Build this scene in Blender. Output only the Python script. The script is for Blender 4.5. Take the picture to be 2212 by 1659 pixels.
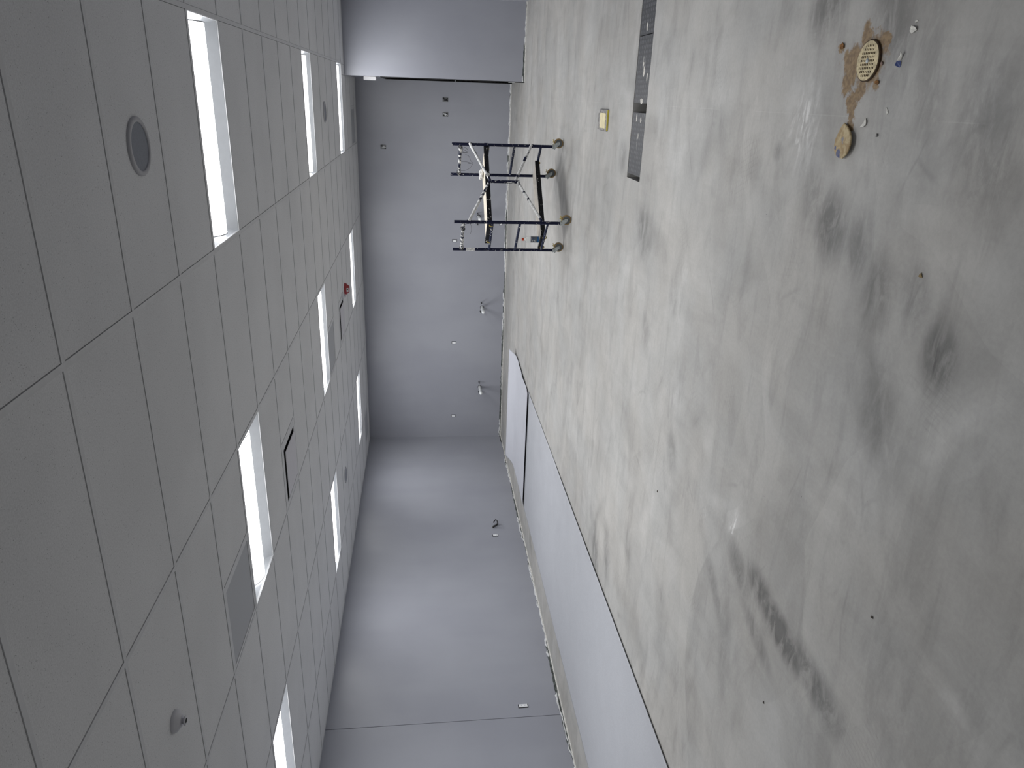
import bpy, bmesh, math, random
from mathutils import Vector, Matrix

for o in list(bpy.data.objects):
    bpy.data.objects.remove(o)
SC = bpy.context.scene
COL = SC.collection

# ------------------------------------------------------------------ camera (phone held sideways, so the room lies on its side)
EYE = Vector((0.0, 0.0, 1.547))
AX_R = Vector((0.928568924821412, 0.37100435171953255, -0.010748156175663225))
AX_D = Vector((0.03375340059084189, -0.11324720647386127, -0.9929933424622852))
AX_F = Vector((-0.3696220499436704, 0.9216999735440141, -0.11768049525899676))
cam = bpy.data.cameras.new('camera')
cam.sensor_fit = 'HORIZONTAL'
cam.sensor_width = 36.0
cam.lens = 36.0 * 1562.93 / 2212.0
cam.clip_start = 0.05
cam.clip_end = 100
camo = bpy.data.objects.new('camera', cam)
COL.objects.link(camo)
m = Matrix.Identity(4)
for i in range(3):
    m[i][0] = AX_D[i]; m[i][1] = AX_R[i]; m[i][2] = -AX_F[i]; m[i][3] = EYE[i]
camo.matrix_world = m
SC.camera = camo

# ------------------------------------------------------------------ world, exposure
W = bpy.data.worlds.new('world'); SC.world = W
W.use_nodes = True
W.node_tree.nodes['Background'].inputs[0].default_value = (0.6, 0.65, 0.7, 1)
W.node_tree.nodes['Background'].inputs[1].default_value = 0.02
SC.view_settings.view_transform = 'Standard'
SC.view_settings.look = 'None'
SC.view_settings.gamma = 1.0
SC.view_settings.use_curve_mapping = False
SC.view_settings.exposure = 0.0
LENS_STRENGTH = 3.9          # glow of the lens itself; its light comes from the lamp inside each troffer
LAMP_WATTS = 33.0
LENS_COLOR = (0.985, 0.99, 1.0, 1)

# ------------------------------------------------------------------ dimensions
HC = 2.709                       # ceiling height
XL, YF, YJ, XJ, XR, YB = -6.6476, 13.666, 11.9216, 0.2062, 1.303, -6.6
GX, GY = 0.3581, 1.7342          # ceiling grid origin
CW, CD = 1.2192, 0.6096
RND = random.Random(7)

# ------------------------------------------------------------------ node helpers
class NT:
    def __init__(self, mat):
        self.t = mat.node_tree; self.n = self.t.nodes; self.l = self.t.links
    def new(self, typ, **kw):
        nd = self.n.new(typ)
        for k, v in kw.items(): setattr(nd, k, v)
        return nd
    def put(self, sock, v):
        if v is None: return
        if hasattr(v, 'is_output'): self.l.new(v, sock)
        else: sock.default_value = v
    def math(self, op, a, b=None, c=None, clamp=False):
        nd = self.new('ShaderNodeMath', operation=op); nd.use_clamp = clamp
        for i, v in enumerate((a, b, c)):
            if v is not None: self.put(nd.inputs[i], v)
        return nd.outputs[0]
    def vmath(self, op, a, b=None):
        nd = self.new('ShaderNodeVectorMath', operation=op)
        self.put(nd.inputs[0], a)
        if b is not None: self.put(nd.inputs[1], b)
        return nd.outputs['Value'] if op in ('DOT_PRODUCT', 'LENGTH', 'DISTANCE') else nd.outputs[0]
    def noise(self, vec, scale, detail=3, rough=0.5, dist=0.0):
        nd = self.new('ShaderNodeTexNoise')
        self.put(nd.inputs['Vector'], vec)
        nd.inputs['Scale'].default_value = scale; nd.inputs['Detail'].default_value = detail
        nd.inputs['Roughness'].default_value = rough; nd.inputs['Distortion'].default_value = dist
        return nd.outputs[0]
    def ramp(self, v, a, b, lo=0.0, hi=1.0, smooth=True):
        nd = self.new('ShaderNodeMapRange')
        if smooth: nd.interpolation_type = 'SMOOTHSTEP'
        self.put(nd.inputs[0], v)
        for i, x in enumerate((a, b, lo, hi)): nd.inputs[i + 1].default_value = x
        return nd.outputs[0]
    def mixc(self, f, a, b, typ='MIX'):
        nd = self.new('ShaderNodeMix', data_type='RGBA', blend_type=typ)
        self.put(nd.inputs[0], f); self.put(nd.inputs[6], a); self.put(nd.inputs[7], b)
        return nd.outputs[2]
    def mapping(self, vec, loc=(0, 0, 0), rot=(0, 0, 0), scale=(1, 1, 1)):
        nd = self.new('ShaderNodeMapping')
        self.put(nd.inputs[0], vec)
        nd.inputs[1].default_value = loc; nd.inputs[2].default_value = rot; nd.inputs[3].default_value = scale
        return nd.outputs[0]
    def obj(self):
        return self.new('ShaderNodeTexCoord').outputs['Object']
    def pos(self):
        return self.new('ShaderNodeNewGeometry').outputs['Position']
    def bump(self, h, strength=0.2, dist=0.01):
        nd = self.new('ShaderNodeBump')
        nd.inputs['Strength'].default_value = strength; nd.inputs['Distance'].default_value = dist
        self.put(nd.inputs['Height'], h)
        return nd.outputs[0]

def c4(c): return (c[0], c[1], c[2], 1.0)
def srgb(r, g, b):
    f = lambda v: (v / 255 / 12.92) if v / 255 <= 0.04045 else ((v / 255 + 0.055) / 1.055) ** 2.4
    return (f(r), f(g), f(b))

def mat(name, color, rough=0.5, metal=0.0, spec=0.5, var=0.06, scale=20.0, bump=0.0):
    m = bpy.data.materials.new(name); m.use_nodes = True
    t = NT(m); p = t.n['Principled BSDF']
    p.inputs['Roughness'].default_value = rough; p.inputs['Metallic'].default_value = metal
    p.inputs['Specular IOR Level'].default_value = spec
    nz = t.noise(t.obj(), scale, 4)
    f = t.ramp(nz, 0.3, 0.7, 1 - var, 1 + var)
    col = t.mixc(1.0, c4(color), None, 'MULTIPLY')
    nd = col.node
    cr = t.new('ShaderNodeCombineColor')
    for i in range(3): t.l.new(f, cr.inputs[i])
    t.l.new(cr.outputs[0], nd.inputs[7])
    t.l.new(col, p.inputs['Base Color'])
    if bump: t.l.new(t.bump(nz, bump, 0.005), p.inputs['Normal'])
    return m

def splat(name, base, paint, cover, scale=28, rough=0.45):
    """painted steel with dried paint splashes; cover 0..1"""
    m = bpy.data.materials.new(name); m.use_nodes = True
    t = NT(m); p = t.n['Principled BSDF']; P = t.obj()
    nz = t.noise(P, scale, 5, 0.6, 0.6)
    th = 0.78 - 0.52 * cover
    mask = t.ramp(nz, th - 0.02, th + 0.02)
    dots = t.new('ShaderNodeTexVoronoi'); t.l.new(P, dots.inputs['Vector']); dots.inputs['Scale'].default_value = 34
    dm = t.ramp(dots.outputs['Distance'], 0.10, 0.16, 0.75, 0.0)
    mask = t.math('MAXIMUM', mask, dm)
    tint = t.ramp(t.noise(P, 60, 3), 0.3, 0.7)
    pc = t.mixc(tint, c4([x * 0.7 for x in paint]), c4(paint))
    t.l.new(t.mixc(mask, c4(base), pc), p.inputs['Base Color'])
    p.inputs['Roughness'].default_value = rough; p.inputs['Specular IOR Level'].default_value = 0.22
    t.l.new(t.bump(mask, 0.4, 0.002), p.inputs['Normal'])
    return m

# ------------------------------------------------------------------ geometry helper
class MB:
    def __init__(self): self.v = []; self.f = []; self.sm = []
    def add(self, vs, fs, smooth=False):
        o = len(self.v); self.v += [tuple(x) for x in vs]
        for f in fs: self.f.append(tuple(i + o for i in f)); self.sm.append(smooth)
    def box(self, x0, x1, y0, y1, z0, z1):
        vs = [(x, y, z) for z in (z0, z1) for y in (y0, y1) for x in (x0, x1)]
        self.add(vs, [(0, 2, 3, 1), (4, 5, 7, 6), (0, 1, 5, 4), (2, 6, 7, 3), (0, 4, 6, 2), (1, 3, 7, 5)])
        return self
    def frame(self, a, b, w, h, up=(0, 0, 1)):
        """rectangular bar from a to b, w sideways, h along up"""
        a = Vector(a); b = Vector(b); d = (b - a).normalized(); u = Vector(up)
        s = d.cross(u).normalized(); u = s.cross(d).normalized()
        vs = []
        for q in (a, b):
            for i, j in ((-1, -1), (1, -1), (1, 1), (-1, 1)): vs.append(q + s * (w / 2 * i) + u * (h / 2 * j))
        self.add(vs, [(3, 2, 1, 0), (4, 5, 6, 7)] + [(i, (i + 1) % 4, 4 + (i + 1) % 4, 4 + i) for i in range(4)])
        return self
    def tube(self, pts, r, seg=10, cap=True):
        pts = [Vector(p) for p in pts]
        rs = r if isinstance(r, (list, tuple)) else [r] * len(pts)
        rings = []; prev = None
        for i, p in enumerate(pts):
            d = (pts[min(i + 1, len(pts) - 1)] - pts[max(i - 1, 0)]).normalized()
            if prev is None:
                u = d.orthogonal().normalized()
            else:
                u = prev - d * prev.dot(d)
                u = u.normalized() if u.length > 1e-6 else d.orthogonal().normalized()
            prev = u; w = d.cross(u)
            rings.append([p + (u * math.cos(2 * math.pi * k / seg) + w * math.sin(2 * math.pi * k / seg)) * rs[i] for k in range(seg)])
        vs = [q for rg in rings for q in rg]; fs = []
        for i in range(len(pts) - 1):
            for k in range(seg):
                a, b = i * seg + k, i * seg + (k + 1) % seg
                fs.append((a, b, b + seg, a + seg))
        self.add(vs, fs, True)
        if cap:
            self.add(rings[0], [tuple(range(seg))[::-1]]); self.add(rings[-1], [tuple(range(seg))])
        return self
    def lathe(self, prof, c=(0, 0, 0), axis='Z', seg=24, smooth=True, cap=True):
        """prof: (radius, height) pairs along axis"""
        vs = []
        for r, h in prof:
            for k in range(seg):
                a = 2 * math.pi * k / seg; x, y = r * math.cos(a), r * math.sin(a)
                if axis == 'Z': q = (x, y, h)
                elif axis == 'Y': q = (x, h, -y)
                else: q = (h, x, y)
                vs.append((q[0] + c[0], q[1] + c[1], q[2] + c[2]))
        fs = []
        for i in range(len(prof) - 1):
            for k in range(seg):
                a, b = i * seg + k, i * seg + (k + 1) % seg
                fs.append((a, b, b + seg, a + seg))
        self.add(vs, fs, smooth)
        if cap and prof[0][0] > 1e-6: self.add(vs[:seg], [tuple(range(seg))[::-1]])
        if cap and prof[-1][0] > 1e-6: self.add(vs[-seg:], [tuple(range(seg))])
        return self
    def grid(self, fn, nu, nv, smooth=True):
        vs = [fn(i / nu, j / nv) for j in range(nv + 1) for i in range(nu + 1)]
        fs = [(j * (nu + 1) + i, j * (nu + 1) + i + 1, (j + 1) * (nu + 1) + i + 1, (j + 1) * (nu + 1) + i) for j in range(nv) for i in range(nu)]
        self.add(vs, fs, smooth); return self
    def mesh(self, name, material):
        me = bpy.data.meshes.new(name); me.from_pydata(self.v, [], self.f)
        me.polygons.foreach_set('use_smooth', self.sm)
        me.materials.append(material); me.update()
        return me
    def build(self, name, material, parent=None, fix=True):
        me = self.mesh(name, material)
        if fix:
            b = bmesh.new(); b.from_mesh(me); bmesh.ops.recalc_face_normals(b, faces=b.faces); b.to_mesh(me); b.free()
        return link(name, me, parent)

def link(name, me, parent=None, loc=None):
    o = bpy.data.objects.new(name, me); COL.objects.link(o)
    if parent: o.parent = parent
    if loc is not None: o.location = loc
    return o

def thing(name, label, cat, loc=(0, 0, 0), group=None, rz=0.0):
    o = bpy.data.objects.new(name, None); COL.objects.link(o)
    o.empty_display_size = 0.05
    o.location = loc; o.rotation_euler = (0, 0, rz)
    o['label'] = label; o['category'] = cat
    if group: o['group'] = group
    return o
def tag(o, label, cat, group=None):
    o['label'] = label; o['category'] = cat
    if group: o['group'] = group
    return o
def struct(o, label, cat=None):
    o['kind'] = 'structure'; o['label'] = label
    if cat: o['category'] = cat
    return o
def dup(root, loc, label):
    r = root.copy(); COL.objects.link(r); r.location = loc; r['label'] = label
    for ch in list(root.children):
        c = ch.copy(); COL.objects.link(c); c.parent = r
        for g in list(ch.children):
            d = g.copy(); COL.objects.link(d); d.parent = c
    return r

# ------------------------------------------------------------------ materials of the room
def wall_material():
    m = bpy.data.materials.new('blue_grey_wall_paint'); m.use_nodes = True
    t = NT(m); p = t.n['Principled BSDF']; P = t.obj()
    n1 = t.noise(P, 0.9, 4, 0.5); n2 = t.noise(t.mapping(P, scale=(1, 1, 0.25)), 2.2, 3)
    f = t.math('ADD', t.math('MULTIPLY', n1, 0.6), t.math('MULTIPLY', n2, 0.4))
    t.l.new(t.mixc(t.ramp(f, 0.35, 0.65), c4((0.290, 0.298, 0.336)), c4((0.321, 0.330, 0.367))), p.inputs['Base Color'])
    t.l.new(t.ramp(n1, 0.3, 0.7, 0.36, 0.46), p.inputs['Roughness'])
    p.inputs['Specular IOR Level'].default_value = 0.5
    t.l.new(t.bump(t.noise(P, 260, 3), 0.10, 0.002), p.inputs['Normal'])
    return m

def tile_material():
    m = bpy.data.materials.new('mineral_fibre_tile'); m.use_nodes = True
    t = NT(m); p = t.n['Principled BSDF']; P = t.pos()
    v = t.new('ShaderNodeTexVoronoi'); t.l.new(P, v.inputs['Vector']); v.inputs['Scale'].default_value = 125
    pick = t.ramp(t.noise(P, 75, 2), 0.52, 0.60)
    pores = t.math('MULTIPLY', t.ramp(v.outputs['Distance'], 0.13, 0.21, 1, 0), pick)
    v2 = t.new('ShaderNodeTexVoronoi'); t.l.new(P, v2.inputs['Vector']); v2.inputs['Scale'].default_value = 240
    fine = t.ramp(v2.outputs['Distance'], 0.15, 0.4, 0.5, 0)
    grain = t.ramp(t.noise(P, 160, 3), 0.3, 0.7, 0.93, 1.05)
    base = t.mixc(t.ramp(t.noise(P, 2, 2), 0.3, 0.7), c4((0.645, 0.650, 0.660)), c4((0.685, 0.690, 0.700)))
    cr = t.new('ShaderNodeCombineColor')
    for i in range(3): t.l.new(grain, cr.inputs[i])
    base = t.mixc(1.0, base, cr.outputs[0], 'MULTIPLY')
    base = t.mixc(t.math('MULTIPLY', fine, 0.35), base, c4((0.35, 0.35, 0.35)))
    base = t.mixc(t.math('MULTIPLY', pores, 0.65), base, c4((0.10, 0.10, 0.10)))
    t.l.new(base, p.inputs['Base Color'])
    p.inputs['Roughness'].default_value = 0.95; p.inputs['Specular IOR Level'].default_value = 0.1
    t.l.new(t.bump(t.math('SUBTRACT', 1.0, pores), 0.5, 0.002), p.inputs['Normal'])
    return m

def floor_material():
    m = bpy.data.materials.new('trowelled_concrete'); m.use_nodes = True
    t = NT(m); p = t.n['Principled BSDF']; P = t.pos()
    warp = t.noise(P, 1.6, 3)
    big = t.noise(P, 0.55, 5, 0.55, 0.4)
    mid = t.noise(P, 2.1, 8, 0.62, 0.9)
    str1 = t.noise(t.mapping(P, rot=(0, 0, 0.45), scale=(1.2, 5.5, 1)), 1.5, 8, 0.62, 0.8)
    str2 = t.noise(t.mapping(P, rot=(0, 0, -0.35), scale=(6.0, 1.3, 1)), 1.2, 7, 0.6, 0.7)
    grain = t.noise(P, 55, 6, 0.7)
    val = t.math('MULTIPLY', t.ramp(big, 0.25, 0.75, 0.94, 1.06), t.ramp(mid, 0.30, 0.72, 0.93, 1.06))
    val = t.math('MULTIPLY', val, t.ramp(str1, 0.27, 0.52, 0.85, 1.02))
    val = t.math('MULTIPLY', val, t.ramp(str2, 0.28, 0.60, 0.94, 1.02))
    val = t.math('MULTIPLY', val, t.ramp(grain, 0.3, 0.7, 0.955, 1.045))
    # trowel sweep edges
    wv = t.new('ShaderNodeTexVoronoi', feature='DISTANCE_TO_EDGE')
    wp = t.vmath('ADD', P, t.vmath('SCALE', t.new('ShaderNodeTexNoise').outputs['Color']))
    nd = wp.node
    sc = nd.inputs[1].links[0].from_node; sc.inputs['Scale'].default_value = 0.55
    nz = sc.inputs[0].links[0].from_node; nz.inputs['Scale'].default_value = 1.1; nz.inputs['Detail'].default_value = 1
    t.l.new(P, nz.inputs['Vector'])
    t.l.new(t.mapping(wp, rot=(0, 0, 0.5), scale=(0.8, 1.6, 1)), wv.inputs['Vector']); wv.inputs['Scale'].default_value = 1.15
    line = t.math('MULTIPLY', t.ramp(wv.outputs['Distance'], 0.0, 0.018, 1, 0), t.ramp(t.noise(P, 3.1, 3), 0.52, 0.66))
    val = t.math('MULTIPLY', val, t.math('SUBTRACT', 1.0, t.math('MULTIPLY', line, 0.14)))
    band = t.math('MULTIPLY', t.ramp(wv.outputs['Distance'], 0.0, 0.13, 1, 0), t.ramp(t.noise(P, 1.7, 4), 0.48, 0.66))
    val = t.math('MULTIPLY', val, t.math('SUBTRACT', 1.0, t.math('MULTIPLY', band, 0.16)))
    # overlapping trowel passes, each a slightly different tone with a crisp edge
    for rot_, sc_, amp in ((0.5, 1.15, .055), (-0.7, 0.8, .05), (1.3, 2.3, .04)):
        vc = t.new('ShaderNodeTexVoronoi')
        t.l.new(t.mapping(wp, loc=(rot_, 2 * rot_, 0), rot=(0, 0, rot_), scale=(0.7, 2.0, 1)), vc.inputs['Vector']); vc.inputs['Scale'].default_value = sc_
        sp_ = t.new('ShaderNodeSeparateColor'); t.l.new(vc.outputs['Color'], sp_.inputs[0])
        val = t.math('MULTIPLY', val, t.ramp(sp_.outputs[0], 0, 1, 1 - amp, 1 + amp * .6, False))
    # curved sweeps left by the trowel blade: rings about a few centres, broken up by noise
    for (cx_, cy_, f_, th_) in ((0.9, 1.2, 46, .55), (-3.4, 2.0, 40, .57), (-1.2, 0.6, 52, .56)):
        rr = t.vmath('LENGTH', t.vmath('MULTIPLY', t.vmath('SUBTRACT', P, (cx_, cy_, 0)), (1, 1, 0)))
        rr = t.math('ADD', rr, t.math('MULTIPLY', t.noise(P, 2.0, 3), .12))
        fine_ = t.noise(t.mapping(P, scale=(1.5, 1.5, 1)), 1.3, 4, .6)
        sw = t.math('SINE', t.math('MULTIPLY', rr, f_ * 6.0))
        sw = t.math('MULTIPLY', t.ramp(sw, .55, .95), t.ramp(fine_, th_, th_ + .10))
        val = t.math('MULTIPLY', val, t.math('SUBTRACT', 1.0, t.math('MULTIPLY', sw, .055)))
    # dark burnished smudges: (x, y, half axis along, half axis across, angle, strength)
    SM = [(-0.42, 2.65, .16, .13, .35, .60), (-0.34, 2.82, .16, .10, .3, .35), (-0.58, 2.28, .16, .12, .35, .38), (-0.46, 2.44, .14, .10, .3, .40),
          (-0.69, 1.91, .13, .09, .3, .62), (-0.56, 2.08, .14, .08, .3, .35), (-2.17, 2.42, .26, .085, 1.40, .85),
          (-2.12, 2.64, .20, .09, 1.35, .55), (-2.16, 2.88, .18, .09, 1.2, .45), (-2.17, 2.11, .26, .10, 1.40, .55), (-2.35, 2.60, .22, .06, 1.2, .35),
          (-0.86, 5.04, .20, .17, .4, .42), (-1.51, 4.75, .17, .09, .4, .28), (-3.88, 5.58, .34, .14, .4, .42),
          (-3.70, 5.18, .26, .12, .4, .38), (-3.3, 4.6, .3, .1, .5, .22), (0.27, 2.50, .22, .14, .4, .45), (0.37, 2.97, .14, .14, .3, .45),
          (-0.42, 5.79, .14, .12, .3, .35), (-2.06, 3.98, .18, .10, .4, .30), (-1.13, 4.28, .16, .09, .3, .28), (.1, 2.25, .3, .1, .3, .30),
          (-0.98, 2.11, .26, .14, .35, .28), (-0.07, 1.95, .26, .15, .35, .36), (-2.45, 3.10, .30, .06, .9, .30),
          (-0.19, 3.18, .045, .05, .2, .34), (-1.9, 1.7, .30, .2, .4, .18), (-2.6, 2.9, .4, .10, .3, .20)]
    nzs = t.ramp(t.noise(t.mapping(P, rot=(0, 0, 0.9), scale=(2.2, 6, 1)), 2.4, 6, 0.65, 0.6), 0.30, 0.62, 0.30, 1.20)
    acc = None
    for (x, y, a, b, ang, s) in SM:
        q = t.mapping(t.vmath('SUBTRACT', P, (x, y, 0)), rot=(0, 0, -ang), scale=(1, 1, 1))
        q = t.vmath('MULTIPLY', q, (1 / a, 1 / b, 0))
        d = t.ramp(t.vmath('LENGTH', q), 0.2, 1.35, s, 0)
        acc = d if acc is None else t.math('MAXIMUM', acc, d)
    acc = t.math('MULTIPLY', acc, nzs)
    val = t.math('MULTIPLY', val, t.math('SUBTRACT', 1.0, t.math('MINIMUM', acc, 0.66)))
    # one wide arc left by the power trowel
    ar = t.math('SUBTRACT', 1.16, t.vmath('LENGTH', t.vmath('MULTIPLY', t.vmath('SUBTRACT', P, (-2.85, 2.20, 0)), (1, 1, 0))))
    am = t.math('MULTIPLY', t.ramp(ar, -.004, .012), t.ramp(ar, .02, .30, 1, 0))
    ys = t.new('ShaderNodeSeparateXYZ'); t.l.new(P, ys.inputs[0])
    am = t.math('MULTIPLY', am, t.math('MULTIPLY', t.ramp(ys.outputs[1], 2.85, 3.15), t.ramp(t.noise(P, 4, 4), .25, .6)))
    val = t.math('MULTIPLY', val, t.math('SUBTRACT', 1.0, t.math('MULTIPLY', am, .20)))
    # fine scratches, and saw-cut lines
    sx = t.new('ShaderNodeSeparateXYZ'); t.l.new(P, sx.inputs[0])
    jx = t.math('ABSOLUTE', t.math('ADD', sx.outputs[0], 0.028)); jy = t.math('ABSOLUTE', t.math('SUBTRACT', sx.outputs[1], 1.867))
    jl = t.ramp(t.math('MINIMUM', jx, jy), 0.0008, 0.0028, 1, 0)
    jl = t.math('MULTIPLY', jl, t.ramp(t.noise(P, 2.3, 3), 0.40, 0.62))
    light = t.math('MULTIPLY', jl, 0.11)
    val = t.math('ADD', val, light)
    scr = t.noise(t.mapping(P, rot=(0, 0, 0.3), scale=(2.0, 26, 1)), 2.6, 5, 0.75, 0.2)
    val = t.math('MULTIPLY', val, t.ramp(scr, 0.24, 0.34, 0.88, 1.0))
    # specks of grit
    vs = t.new('ShaderNodeTexVoronoi'); t.l.new(P, vs.inputs['Vector']); vs.inputs['Scale'].default_value = 13
    sp = t.math('MULTIPLY', t.ramp(vs.outputs['Distance'], 0.018, 0.034, 1, 0), t.ramp(t.noise(P, 9, 1), 0.55, 0.6))
    val = t.math('MULTIPLY', val, t.math('SUBTRACT', 1.0, t.math('MULTIPLY', sp, 0.75)))
    base = t.mixc(t.ramp(warp, 0.35, 0.65), c4((0.374, 0.363, 0.343)), c4((0.370, 0.366, 0.353)))
    cr = t.new('ShaderNodeCombineColor')
    for i in range(3): t.l.new(val, cr.inputs[i])
    base = t.mixc(1.0, base, cr.outputs[0], 'MULTIPLY')
    # rust around the drain
    RU = [(.239, 2.638, .04), (.165, 2.700, .05), (.16, 2.75, .045), (.114, 2.699, .04), (.094, 2.735, .04), (.065, 2.72, .032), (.061, 2.637, .03),
          (.04, 2.655, .03), (0.0, 2.655, .03), (.022, 2.664, .028), (-.021, 2.647, .03), (-.043, 2.632, .025), (.084, 2.54, .03), (.158, 2.60, .095), (.214, 2.802, .02), (.21, 2.53, .03)]
    ra = None
    n3 = t.new('ShaderNodeTexNoise'); t.l.new(P, n3.inputs['Vector']); n3.inputs['Scale'].default_value = 11; n3.inputs['Detail'].default_value = 5; n3.inputs['Roughness'].default_value = .65
    PW = t.vmath('ADD', P, t.vmath('MULTIPLY', t.vmath('SUBTRACT', n3.outputs['Color'], (.5, .5, .5)), (.14, .14, 0)))
    for (x, y, r) in RU:
        d = t.ramp(t.vmath('LENGTH', t.vmath('MULTIPLY', t.vmath('SUBTRACT', PW, (x, y, 0)), (1 / r, 1 / r, 0))), 0.2, 1.45, 1, 0)
        ra = d if ra is None else t.math('MAXIMUM', ra, d)
    rn = t.noise(P, 34, 8, 0.72, 0.8)
    rm = t.ramp(t.math('ADD', t.math('MULTIPLY', ra, 0.75), t.math('MULTIPLY', rn, 0.80)), 0.53, 0.90)
    rc = t.mixc(t.ramp(t.noise(P, 60, 3), 0.35, 0.65), c4((0.155, 0.088, 0.030)), c4((0.255, 0.165, 0.070)))
    base = t.mixc(t.math('MULTIPLY', rm, 0.93), base, rc)
    t.l.new(base, p.inputs['Base Color'])
    pol = t.ramp(t.noise(P, 1.5, 4, 0.6, 0.4), 0.50, 0.66)
    pn = t.ramp(t.noise(t.mapping(P, rot=(0, 0, .6), scale=(3, 9, 1)), 3.0, 7, .7, .6), .40, .62)
    for (x, y, a, b) in ((-.07, 2.97, .26, .16), (-.98, 4.11, .15, .10), (-1.74, 3.99, .22, .10), (-2.0, 3.0, .14, .07)):   # burnished patches
        d = t.ramp(t.vmath('LENGTH', t.vmath('MULTIPLY', t.vmath('SUBTRACT', PW, (x, y, 0)), (1 / a, 1 / b, 0))), 0.3, 1.3, 1.7, 0)
        pol = t.math('MAXIMUM', pol, t.math('MULTIPLY', d, pn))
    t.l.new(t.math('SUBTRACT', t.ramp(mid, 0.3, 0.7, 0.62, 0.50), t.math('MULTIPLY', pol, 0.16)), p.inputs['Roughness'])
    p.inputs['Specular IOR Level'].default_value = 0.35
    h = t.math('ADD', t.math('MULTIPLY', mid, 0.5), t.math('ADD', t.math('MULTIPLY', grain, 0.06), t.math('MULTIPLY', line, 0.05)))
    t.l.new(t.bump(h, 0.25, 0.012), p.inputs['Normal'])
    return m

M_WALL = wall_material()
M_TILE = tile_material()
M_FLOOR = floor_material()
M_TEE = mat('white_painted_tee', (0.57, 0.575, 0.585), 0.5, var=0.03)
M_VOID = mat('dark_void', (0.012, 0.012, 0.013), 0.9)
M_BLACK = mat('black_steel', (0.010, 0.010, 0.011), 0.4)
M_WHITE = mat('white_plastic', (0.78, 0.79, 0.80), 0.4, var=0.03)
M_GREY = mat('grey_plastic', (0.42, 0.43, 0.46), 0.5, var=0.03)
M_GALV = mat('galvanised_steel', (0.42, 0.45, 0.45), 0.42, 0.65, var=0.2, scale=60)

# ------------------------------------------------------------------ floor with the trench cut out of it
TX0, TX1, TY0, TY1 = -0.548, XR + 0.05, 5.262, 5.612
mb = MB()
for (x0, x1, y0, y1) in ((XL - .15, XR + .15, YB - .15, TY0), (XL - .15, TX0, TY0, TY1), (TX1, XR + .15, TY0, TY1), (XL - .15, XR + .15, TY1, YF + .15)):
    mb.box(x0, x1, y0, y1, -0.10, 0.0)
floor = struct(mb.build('floor', M_FLOOR), 'bare grey trowelled concrete floor with dark smudges and rust stains')
mb = MB()
mb.box(TX0, TX1, TY0, TY1, -0.22, -0.20)
mb.box(TX0 - .02, TX0 - .0005, TY0, TY1, -0.20, -0.002); mb.box(TX0, TX1, TY0 - .02, TY0 - .0005, -0.20, -0.002); mb.box(TX0, TX1, TY1 + .0005, TY1 + .02, -0.20, -0.002)
mb.build('trench_pit', mat('dark_brown_pit', (0.02, 0.017, 0.013), 0.5, var=0.4, scale=12), floor)  # pit sides and bottom coloured near-black brown

# ------------------------------------------------------------------ walls
struct(MB().box(XL, XJ + .12, YF, YF + .12, 0, HC + .25).build('wall_far', M_WALL), 'far blue-grey wall with pipe stubs and open outlet boxes')
mb = MB()
SEAM = 6.252
mb.box(XL - .12, XL, SEAM + .004, YF + .12, 0, HC + .25); mb.box(XL - .12, XL, YB - .12, SEAM - .004, 0, HC + .25); mb.box(XL - .12, XL - .02, SEAM - .01, SEAM + .01, 0, HC + .25)
struct(mb.build('wall_left', M_WALL), 'long blue-grey side wall with one vertical seam, vinyl sheets along its foot')
struct(MB().box(XJ, XR + .12, YJ, YJ + .12, 0, HC + .25).build('wall_jog', M_WALL), 'nearer blue-grey wall section projecting in front of the far wall')
# return of the projecting wall with its dark doorway
DY0, DY1, DZ = 12.04, 13.615, 2.155
mb = MB()
mb.box(XJ, XJ + .12, YJ + .12, DY0, 0, HC + .25); mb.box(XJ, XJ + .12, DY1, YF, 0, HC + .25); mb.box(XJ, XJ + .12, DY0, DY1, DZ, HC + .25)
struct(mb.build('wall_return', M_WALL), 'short return wall at the end of the projecting wall, holding a black doorway')
dr = thing('door_1', 'door and frame blackened as the unlit opening in the short return wall, seen almost edge on', 'door', (XJ, DY0, 0))
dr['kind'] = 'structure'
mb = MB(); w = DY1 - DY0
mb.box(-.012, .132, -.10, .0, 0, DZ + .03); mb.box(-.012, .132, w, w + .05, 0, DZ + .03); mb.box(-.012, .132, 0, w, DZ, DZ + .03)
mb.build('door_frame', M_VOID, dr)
MB().box(.05, .09, 0.004, w - .004, .008, DZ - .004).build('dark_opening_panel', M_VOID, dr)  # black panel and frame stand in for the unlit opening
mb = MB(); mb.tube([(.05, w - .12, 1.0), (.0, w - .12, 1.0), (.0, w - .22, 1.0)], .009, 8); mb.build('door_handle', M_GALV, dr)
MB().box(-.016, -.012, -.06, -.02, .14, .24).build('strike_plate', M_WHITE, dr)
struct(MB().box(XR, XR + .12, YB - .12, YJ + .12, 0, HC + .25).build('wall_right', M_WALL), 'right side wall just outside the picture')
struct(MB().box(XL, XR, YB - .12, YB, 0, HC + .25).build('wall_rear', M_WALL), 'wall behind the camera')

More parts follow.
